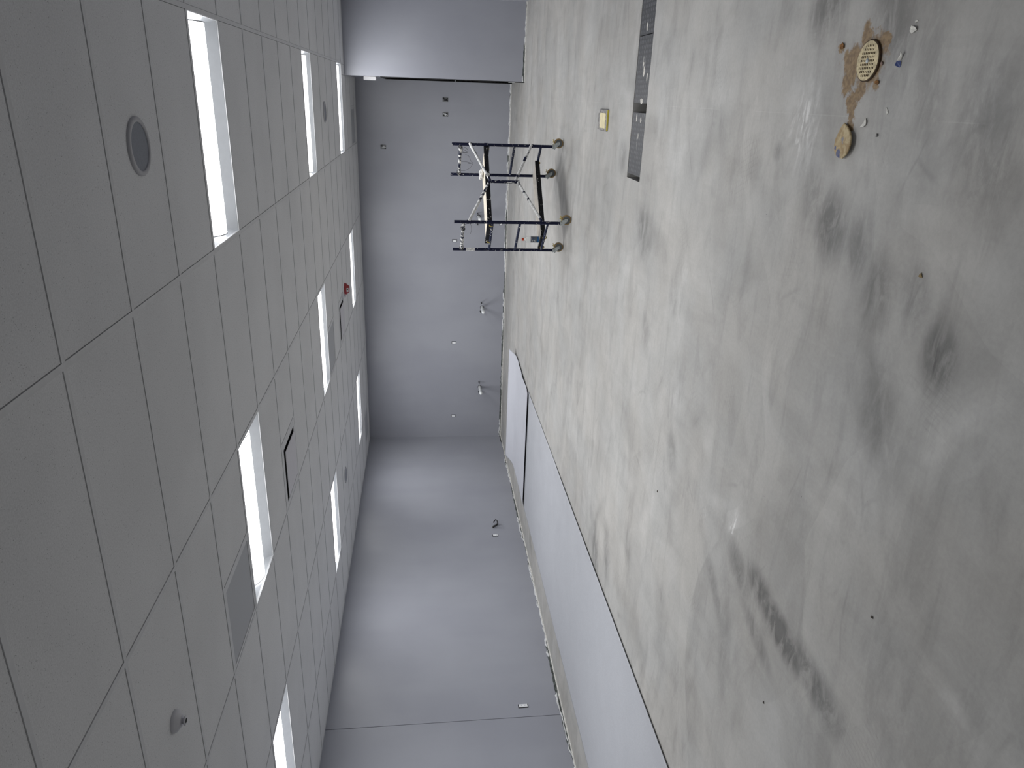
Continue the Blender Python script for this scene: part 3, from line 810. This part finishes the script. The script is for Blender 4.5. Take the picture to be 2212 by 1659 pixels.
# ------------------------------------------------------------------ round drain with its strainer, and the lifted cover
fd = thing('floor_drain', 'round brass floor drain strainer set in a brown rust stain', 'drain', (.156, 2.602, 0))
M_BRASS = mat('dull_brass', (0.40, 0.335, 0.20), .5, .35, var=.25, scale=70)
M_RUST_SHADE = mat('shade_darkened_rust', (0.055, 0.032, 0.015), .9, var=.4, scale=90)  # shadow on the near side wall is put into the rust brown
MB().lathe([(.0685, .0005), (.0685, .0062), (.0660, .0068)], seg=48).build('drain_body', M_RUST_SHADE, fd)
b = bmesh.new()
def loop(pts):
    vs = [b.verts.new((x, y, .0085)) for x, y in pts]
    return [b.edges.new((vs[k], vs[(k + 1) % len(vs)])) for k in range(len(vs))]
ed = loop([(.0642 * math.cos(2 * math.pi * k / 56), .0642 * math.sin(2 * math.pi * k / 56)) for k in range(56)])
rows = [5, 6, 8, 8, 8, 8, 9, 7, 5]
for r_, cnt in enumerate(rows):
    cx = .048 - .096 * r_ / 8
    for k in range(cnt):
        cy = (k - (cnt - 1) / 2) * .0104
        if r_ == 4 and abs(cy) < .0125: continue
        if math.hypot(abs(cx) + .004, abs(cy) + .0035) > .0625: continue
        ed += loop([(cx - .0035, cy - .0031), (cx + .0035, cy - .0031), (cx + .0035, cy + .0031), (cx - .0035, cy + .0031)])
bmesh.ops.triangle_fill(b, edges=ed, use_beauty=True)
rt = bmesh.ops.extrude_face_region(b, geom=list(b.faces))
bmesh.ops.translate(b, verts=[v for v in rt['geom'] if isinstance(v, bmesh.types.BMVert)], vec=(0, 0, -.0018))
bmesh.ops.recalc_face_normals(b, faces=b.faces)
me = bpy.data.meshes.new('strainer'); b.to_mesh(me); b.free(); me.materials.append(M_BRASS)
link('strainer', me, fd)
MB().lathe([(.0085, .0085), (.008, .0100), (.0005, .0103)], seg=16).build('screw', M_GALV, fd)

CO = [(-.05, 2.672), (-.063, 2.638), (-.078, 2.615), (-.095, 2.599), (-.121, 2.594), (-.139, 2.599), (-.157, 2.61), (-.175, 2.639), (-.174, 2.669), (-.167, 2.694), (-.151, 2.714), (-.132, 2.721), (-.109, 2.72), (-.092, 2.711), (-.071, 2.697), (-.057, 2.684)]
dc = thing('drain_cover', 'almond-shaped tan wooden cover with blue paint marks beside the drain', 'cover', (-.118, 2.655, 0))
cpt = [((x + .118) * .985, (y - 2.655) * .985) for x, y in CO]
def ch(x, y, z): return .0012 + z + max(0.0, (-y + .06)) * .085
mb = MB(); n = len(cpt)
vs = [(0, 0, ch(0, 0, .0055))] + [(x * .94, y * .94, ch(x, y, .0055)) for x, y in cpt] + [(x, y, ch(x, y, .004)) for x, y in cpt] + [(x, y, ch(x, y, 0)) for x, y in cpt]
fs = [(0, k + 1, (k + 1) % n + 1) for k in range(n)]
for s in (1, n + 1): fs += [(s + k, s + (k + 1) % n, s + n + (k + 1) % n, s + n + k) for k in range(n)]
fs.append(tuple(range(2 * n + 1, 3 * n + 1)))
mb.add(vs, fs)
M_TAN = bpy.data.materials.new('stained_plywood'); M_TAN.use_nodes = True
t = NT(M_TAN); p = t.n['Principled BSDF']; P = t.obj()
base = t.mixc(t.ramp(t.noise(P, 38, 5, .6, .6), .35, .68), c4((0.30, 0.205, 0.09)), c4((0.47, 0.38, 0.22)))
for (x, y, r, c) in ((-.040, .020, .021, (0.05, 0.075, 0.19)), (-.050, .008, .014, (0.04, 0.06, 0.17)), (-.022, .050, .013, (0.06, 0.085, 0.2)), (.010, .004, .014, (0.20, 0.20, 0.22)), (-.003, -.003, .008, (0.22, 0.22, 0.24))):
    d = t.vmath('LENGTH', t.vmath('MULTIPLY', t.vmath('SUBTRACT', P, (x, y, 0)), (1, 1, 0)))
    k = t.ramp(t.math('ADD', d, t.math('MULTIPLY', t.noise(P, 120, 3), .012)), r * .9, r * 1.15, .9, 0)
    base = t.mixc(k, base, c4(c))
t.l.new(base, p.inputs['Base Color']); p.inputs['Roughness'].default_value = .7
mb.build('cover_disc', M_TAN, dc)

# ------------------------------------------------------------------ litter round the drain
M_CHIP = mat('white_paint_peel', (0.66, 0.65, 0.60), .7, var=.1, scale=120)
M_BLUE = mat('blue_paint_peel', (0.03, 0.055, 0.20), .5)
def flake(name, label, pts, mtl, lift, seed, cat='scrap', blue=False):
    R = random.Random(seed); cx = sum(q[0] for q in pts) / len(pts); cy = sum(q[1] for q in pts) / len(pts)
    n = len(pts); mb = MB()
    top = [(x - cx, y - cy, R.uniform(.2, 1.0) * lift) for x, y in pts]
    vs = [(0, 0, lift * .75)] + top + [(x, y, max(.0004, z - .0016)) for x, y, z in top] + [(0, 0, .0006)]
    fs = [(0, k + 1, (k + 1) % n + 1) for k in range(n)] + [(1 + k, 1 + (k + 1) % n, n + 1 + (k + 1) % n, n + 1 + k) for k in range(n)] + [(2 * n + 1, n + 1 + (k + 1) % n, n + 1 + k) for k in range(n)]
    mb.add(vs, fs)
    o = mb.build(name, mtl); o.location = (cx, cy, .0002)
    return tag(o, label, cat)
flake('paint_scrap', 'crumpled white paint scrap on the floor, the one farthest from the tan cover', [(.245, 2.403), (.250, 2.394), (.245, 2.373), (.236, 2.367), (.231, 2.378), (.227, 2.388), (.235, 2.399)], M_CHIP, .008, 1)
fk = flake('paint_scrap', 'curled paint scrap on the floor, white with a blue end', [(.176, 2.418), (.170, 2.411), (.159, 2.415), (.152, 2.418), (.150, 2.430), (.158, 2.427), (.166, 2.421)], M_CHIP, .009, 2)
mb = MB(); mb.add([(-.012, -.004, .003), (-.028, -.006, .001), (-.033, -.002, .001), (-.026, .013, .010), (-.014, .010, .009), (-.02, .003, .001)], [(0, 1, 2, 3, 4), (0, 1, 5), (1, 2, 5), (2, 3, 5), (3, 4, 5), (4, 0, 5)])
mb.build('blue_end', M_BLUE, fk)
flake('paint_scrap', 'white paint scrap lying beside the pointed end of the tan cover', [(-.029, 2.552), (-.040, 2.542), (-.050, 2.541), (-.059, 2.551), (-.062, 2.573), (-.051, 2.567), (-.042, 2.557)], M_CHIP, .008, 3)
flake('paint_scrap', 'thin white paint sliver on the floor between drain and tan cover', [(.007, 2.443), (-.002, 2.433), (-.009, 2.428), (-.016, 2.433), (-.008, 2.440), (-.002, 2.442)], M_CHIP, .004, 4)
flake('paint_scrap', 'small dark-spotted paint crumb beside the crumpled white scrap', [(.263, 2.387), (.266, 2.378), (.262, 2.372), (.257, 2.380)], M_CHIP, .003, 9)
M_ORG = mat('orange_rust', (0.19, 0.085, 0.02), .9, var=.4, scale=150)
flake('rust_lump', 'orange rust lump on the far side of the drain', [(.217, 2.811), (.225, 2.796), (.217, 2.786), (.206, 2.784), (.202, 2.800), (.208, 2.808)], M_ORG, .006, 5, 'rust')
flake('rust_lump', 'round brown rust lump touching the near edge of the drain stain', [(.088, 2.537), (.093, 2.526), (.089, 2.517), (.083, 2.515), (.078, 2.523), (.081, 2.533)], M_ORG, .007, 6, 'rust')
flake('rust_lump', 'pinkish rust flake against the near rim of the drain', [(.148, 2.530), (.152, 2.522), (.144, 2.514), (.138, 2.519), (.140, 2.528)], mat('pink_rust', (0.23, 0.16, 0.13), .9), .006, 7, 'rust')
flake('pebble', 'dark grey pebble on the floor near the tan cover', [(-.077, 2.468), (-.080, 2.460), (-.087, 2.459), (-.089, 2.466), (-.083, 2.470)], mat('grey_stone', (0.12, 0.12, 0.12), .8), .005, 8, 'stone')
M_GRIT = mat('dark_grit', (0.05, 0.04, 0.03), .9)
GR = [(-1.656, 1.895, .006, 'cluster-like dark crumb on the near floor'), (-.480, 2.076, .009, 'yellowish crumb of dried glue on the near floor'), (-2.585, 2.427, .007, 'brown crumb on the floor in front of the long dark smudge'), (-2.45, 4.13, .009, 'brown crumb on the floor in the middle of the room')]
for k, (x, y, r, lb) in enumerate(GR):
    flake('floor_crumb', lb, [(x + r * math.cos(a) * q, y + r * math.sin(a) * q) for a, q in ((0, 1), (1.1, .6), (2.1, 1.1), (3.2, .8), (4.3, 1.2), (5.3, .7))],
          mat('glue_crumb', (0.22, 0.15, 0.05), .7) if k == 1 else M_GRIT, .004, 20 + k, 'crumb')

# ------------------------------------------------------------------ rolling scaffold
SCF = thing('scaffold', 'navy blue rolling scaffold spattered with white paint, two decks, by the far wall', 'scaffold', (0, 0, 0))
PA, PB, PC, PD = Vector((-.510, 8.375, 0)), Vector((-.868, 8.752, 0)), Vector((-1.238, 7.658, 0)), Vector((-1.598, 8.024, 0))
NAVY = (0.004, 0.006, 0.026); WP = (0.66, 0.66, 0.64)
M_POST = splat('navy_steel_few_splashes', NAVY, WP, .24)
M_RUNG = splat('navy_steel_some_splashes', (0.006, 0.011, 0.038), WP, .30)
M_TOP = splat('navy_steel_caked', (0.005, 0.008, 0.026), WP, .55, 22)
M_BRACE = splat('navy_steel_white_coated', NAVY, (0.70, 0.70, 0.69), .66, 11)
M_RAIL = splat('black_rail_splashed', (0.006, 0.006, 0.007), (0.62, 0.61, 0.57), .24, 24)
M_WOOD = mat('pale_plywood', (0.66, 0.60, 0.50), .7, var=.12, scale=18)
M_WOOD2 = mat('grey_plywood', (0.46, 0.43, 0.38), .7, var=.14, scale=18)
M_HOOK = mat('yellow_latch', (0.42, 0.33, 0.09), .45, .3, var=.15)
M_TYRE = mat('tan_rubber_tyre', (0.24, 0.165, 0.07), .55, var=.12)
M_HUB = mat('grey_hub', (0.10, 0.11, 0.112), .5, .2)
Z = lambda p, z: Vector((p.x, p.y, z))
for P_ in (PA, PB, PC, PD):
    MB().tube([Z(P_, .118), Z(P_, 1.239)], .0165, 14).build('post', M_POST, SCF)
for (a, b_) in ((PA, PB), (PC, PD)):
    d = (b_ - a).normalized()
    for z, mtl, r in ((1.143, M_TOP, .017), (.836, M_RUNG, .0145), (.546, M_RUNG, .0145), (.250, M_RUNG, .0145)):
        MB().tube([Z(a, z) + d * .014, Z(b_, z) - d * .014], r, 12).build('rung', mtl, SCF)
# brace on the near long side
CE = (PA + PC) / 2
off = Vector((.35, -.36, 0)).normalized() * .020
b0 = Z(CE, .525) + off; b1 = Z(CE, .848) + off
MB().tube([b0, b1], .0165, 12).build('brace_link', splat('navy_link', NAVY, WP, .42, 20), SCF)
for p, q in ((Z(PA, 1.045), b1 - Vector((0, 0, .012))), (Z(PC, 1.085), b1 - Vector((0, 0, .0))), (Z(PA, .360), b0 + Vector((0, 0, .05))), (Z(PC, .310), b0 + Vector((0, 0, .02)))):
    MB().tube([p + off * .8, q], .0150, 12).build('diagonal_brace', M_BRACE, SCF)
for p, z in ((PA, 1.045), (PC, 1.085), (PA, .36), (PC, .31), (PA, .862), (PC, .862)):
    MB().tube([Z(p, z - .022), Z(p, z + .022)], .0205, 12).build('clamp', M_POST, SCF)
# decks
U = (PC - PA); V = (PB - PA)
def at(s, t_, z): return Vector((PA.x + U.x * s + V.x * t_, PA.y + U.y * s + V.y * t_, z))
def deck(name, s0, s1, t0, t1, zb, wood, label):
    zt = zb + .048
    brd = MB(); cs = [at(s0 - .006, t0 + .03, 0), at(s1 - .012, t0 + .03, 0), at(s1 - .012, t1 + .02, 0), at(s0 - .006, t1 + .02, 0)]
    vs = [Z(c, zt - .022) for c in cs] + [Z(c, zt - .010) for c in cs]
    brd.add(vs, [(3, 2, 1, 0), (4, 5, 6, 7)] + [(k, (k + 1) % 4, 4 + (k + 1) % 4, 4 + k) for k in range(4)])
    o = brd.build(name, wood, SCF); o['label'] = label
    for (a, c, h_) in ((at(s0, t0, zb + .024), at(s1, t0, zb + .024), .048), (at(s0, t1, zb + .012), at(s1, t1, zb + .012), .024), (at(s0, t0, zb + .012), at(s0, t1, zb + .012), .024), (at(s1, t0, zb + .024), at(s1, t1, zb + .024), .048)):
        MB().frame(a, c, .022, h_).build('deck_rail', M_RAIL, o)
    for s in (s0, s1):
        for q in (t0 + .08, t1 - .08):
            c = at(s, q, zb + .004); dv = U.normalized() * (.03 if s > .5 else -.03)
            pts = [c + Vector((0, 0, .022)), c + dv * .8 + Vector((0, 0, .018)), c + dv + Vector((0, 0, -.004)), c + dv * .6 + Vector((0, 0, -.020)), c + Vector((0, 0, -.018))]
            MB().tube(pts, .0055, 7).build('hook', M_HOOK, o)
    return o
UD = deck('deck', .012, .988, .02, .78, .842, M_WOOD, 'upper deck, pale plywood in a black frame')
LD = deck('deck', .012, .985, .46, .985, .238, M_WOOD2, 'lower deck, set towards the far posts')
# casters
for P_ in (PA, PB, PC, PD):
    ax, ay, az, r = P_.x + .036, P_.y, .052, .052
    mb = MB()
    mb.tube([(P_.x, P_.y, .098), (P_.x, P_.y, .122)], .024, 14)
    mb.box(P_.x - .030, P_.x + .036, P_.y - .027, P_.y + .027, .094, .100)
    for s in (-1, 1):
        y0 = P_.y + s * .024
        sh = [(P_.x - .028, .096), (P_.x + .034, .096), (ax + .012, az + .008), (ax + .012, az - .010), (ax - .010, az - .010)]
        vs = [(x, y0 - .0015, z) for x, z in sh] + [(x, y0 + .0015, z) for x, z in sh]; k = len(sh)
        mb.add(vs, [tuple(range(k)), tuple(range(2 * k - 1, k - 1, -1))] + [(i, (i + 1) % k, k + (i + 1) % k, k + i) for i in range(k)])
    fk = mb.build('caster', M_GALV, SCF)
    wv = MB()
    wv.lathe([(.040, -.016), (.049, -.016), (.052, -.011), (.052, .011), (.049, .016), (.040, .016)], (ax, ay, az), 'Y', 28, cap=False)
    wv.build('tyre', M_TYRE, fk)
    MB().lathe([(.008, -.020), (.012, -.017), (.034, -.013), (.0405, -.015), (.0405, .015), (.034, .013), (.012, .017), (.008, .020)], (ax, ay, az), 'Y', 24).build('wheel_hub', M_HUB, fk)
    MB().tube([(ax, ay - .028, az), (ax, ay + .028, az)], .006, 8).build('axle', M_GALV, fk)
    mb = MB(); mb.frame((P_.x + .030, P_.y - .006, .104), (P_.x + .078, P_.y - .006, .116), .022, .006); mb.frame((P_.x + .055, P_.y - .006, .106), (P_.x + .048, P_.y - .006, .128), .016, .006)
    mb.build('brake_lever', M_HOOK, fk)
# thin wires wound on the top rungs
def wire(name, pts, r=.0016):
    out = []
    for i in range(len(pts) - 1):
        p0 = Vector(pts[max(i - 1, 0)]); p1 = Vector(pts[i]); p2 = Vector(pts[i + 1]); p3 = Vector(pts[min(i + 2, len(pts) - 1)])
        for k in range(5):
            s = k / 5
            out.append(.5 * ((2 * p1) + (p2 - p0) * s + (2 * p0 - 5 * p1 + 4 * p2 - p3) * s * s + (3 * p1 - p0 - 3 * p2 + p3) * s ** 3))
    out.append(Vector(pts[-1]))
    return MB().tube(out, r, 6).build(name, M_BLACK, SCF)
def rp(a, b_, s, dz, dn=0.0):
    q = a + (b_ - a) * s; nrm = Vector((.72, .70, 0)) * dn
    return (q.x + nrm.x, q.y + nrm.y, 1.143 + dz)
wire('wire', [rp(PA, PB, .12, -.01, -.02), rp(PA, PB, .10, -.05), rp(PA, PB, .20, -.085), rp(PA, PB, .28, -.05), rp(PA, PB, .16, -.02), rp(PA, PB, .30, -.085, .02), rp(PA, PB, .27, -.01)])
wire('wire', [rp(PA, PB, .33, -.06), rp(PA, PB, .38, -.10), rp(PA, PB, .52, -.125), rp(PA, PB, .62, -.15), rp(PA, PB, .78, -.12), rp(PA, PB, .87, -.06), rp(PA, PB, .86, -.01)])
wire('wire', [rp(PA, PB, .56, -.01), rp(PA, PB, .57, -.08), rp(PA, PB, .61, -.135), rp(PA, PB, .63, -.10)])
wire('wire', [rp(PC, PD, .10, -.01), rp(PC, PD, .06, -.07), rp(PC, PD, .25, -.09), rp(PC, PD, .42, -.085)])
for a, b_, s in ((PA, PB, .93), (PA, PB, .05), (PC, PD, .2), (PC, PD, .93)):
    q = Vector(rp(a, b_, s, 0)); pts = []
    d = (b_ - a).normalized(); n1 = Vector((0, 0, 1)); n2 = d.cross(n1)
    for k in range(30):
        ang = k * .85; pts.append(q + d * (k * .0016 - .02) + (n1 * math.cos(ang) + n2 * math.sin(ang)) * (.021 + .004 * math.sin(k)))
    MB().tube(pts, .0035, 6).build('wire_wrap', splat('wrapped_wire_' + str(s), (0.01, .012, .02), WP, .45, 60), SCF)
MB().lathe([(.0172, 0), (.0172, .10)], (PD.x, PD.y, .995), 'Z', 14).build('tape_sticker', mat('pale_sticker', (0.50, 0.50, 0.49), .6, var=.3, scale=60), SCF)

# ------------------------------------------------------------------ rags and bottle on the scaffold
def crumple(name, label, loc, rx, ry, rz, seed, mtl, cat):
    R = random.Random(seed); mb = MB(); nu, nv = 14, 9
    tab = [[R.uniform(.72, 1.18) for _ in range(nu)] for _ in range(nv + 1)]
    vs = []
    for j in range(nv + 1):
        ph = math.pi * j / nv
        for i in range(nu):
            th = 2 * math.pi * i / nu; q = tab[j][i] if 0 < j < nv else .9
            vs.append((rx * q * math.sin(ph) * math.cos(th), ry * q * math.sin(ph) * math.sin(th), max(0.0, rz + rz * q * math.cos(ph))))
    fs = [(j * nu + i, j * nu + (i + 1) % nu, (j + 1) * nu + (i + 1) % nu, (j + 1) * nu + i) for j in range(nv) for i in range(nu)]
    mb.add(vs, fs); o = mb.build(name, mtl); o.location = loc
    return tag(o, label, cat)
M_RAG = mat('dirty_white_cloth', (0.60, 0.60, 0.59), .9, var=.35, scale=26)
q = at(.19, .52, .895)
crumple('rag', 'crumpled dirty white rag lying on the upper scaffold deck near a far post', (q.x, q.y, .8805), .058, .045, .026, 3, M_RAG, 'rag')
q = at(.43, .0, .0) + off * 2.2
rg = crumple('rag', 'grey white rag hung over the black rail at the brace joint', (q.x, q.y, .842), .017, .014, .026, 5, mat('grey_cloth', (0.46, 0.46, 0.45), .9, var=.25, scale=30), 'rag')

bt = thing('drink_bottle', 'clear drink bottle with orange cap and grey-blue label on the lower scaffold deck', 'bottle', (-1.485, 8.05, .2765))
def glass(name, col, rough=.05, alpha=.35):
    m = bpy.data.materials.new(name); m.use_nodes = True
    t = NT(m); p = t.n['Principled BSDF']
    n = t.ramp(t.noise(t.obj(), 30, 2), .3, .7, rough, rough * 1.6); t.l.new(n, p.inputs['Roughness'])
    p.inputs['Base Color'].default_value = c4(col); p.inputs['Transmission Weight'].default_value = 1.0; p.inputs['IOR'].default_value = 1.12
    return m
MB().lathe([(.029, .0), (.0325, .004), (.0325, .075), (.031, .08), (.031, .083), (.033, .09), (.0335, .118), (.031, .135), (.022, .152), (.0135, .158), (.0135, .170)], seg=24).build('bottle_body', glass('clear_plastic', (.93, .95, .95)), bt)
# printed wrap label with a big white letter on the camera side
MB().lathe([(.0331, .018), (.0334, .02), (.0334, .088), (.0331, .090)], seg=24).build('label_wrap', mat('grey_blue_print', (0.115, 0.135, 0.155), .4, var=.12, scale=80), bt)
MB().lathe([(.0331, .003), (.0334, .004), (.0334, .018), (.0331, .019)], seg=24).build('label_band', mat('bright_blue_print', (0.005, 0.11, 0.30), .35), bt)
MB().lathe([(.0150, .168), (.0155, .172), (.0155, .190), (.0145, .192), (.0005, .192)], seg=20).build('cap', mat('orange_cap', (0.55, 0.055, 0.012), .4), bt)
def on_label(ang, z, r=.0337):
    return Vector((r * math.sin(ang), -r * math.cos(ang), z))
GP = [(.34, .0755), (.12, .079), (-.16, .078), (-.32, .070), (-.34, .058), (-.22, .049), (.05, .047), (.30, .051), (.33, .060), (.08, .061)]
mb = MB(); mb.tube([on_label(a - .42, z) for a, z in GP], .0030, 6); mb.build('letter_g', M_WHITE, bt)
mb = MB(); mb.tube([on_label(a - .42, z, .0342) for a, z in ((.02, .073), (-.10, .064), (.06, .063), (-.06, .053))], .0022, 5); mb.build('dark_bolt', M_BLACK, bt)
mb = MB()
for k, (a, z) in enumerate(((.35, .072), (.35, .060), (.62, .066), (.62, .052))): mb.tube([on_label(a - .08, z), on_label(a + .08, z)], .0045, 6)
mb.build('label_print', mat('blue_print', (0.02, 0.09, 0.24), .4), bt)
mb = MB().tube([on_label(.42, .086), on_label(.60, .086)], .003, 6); mb.build('orange_print', mat('orange_print', (0.35, 0.12, 0.05), .4), bt)
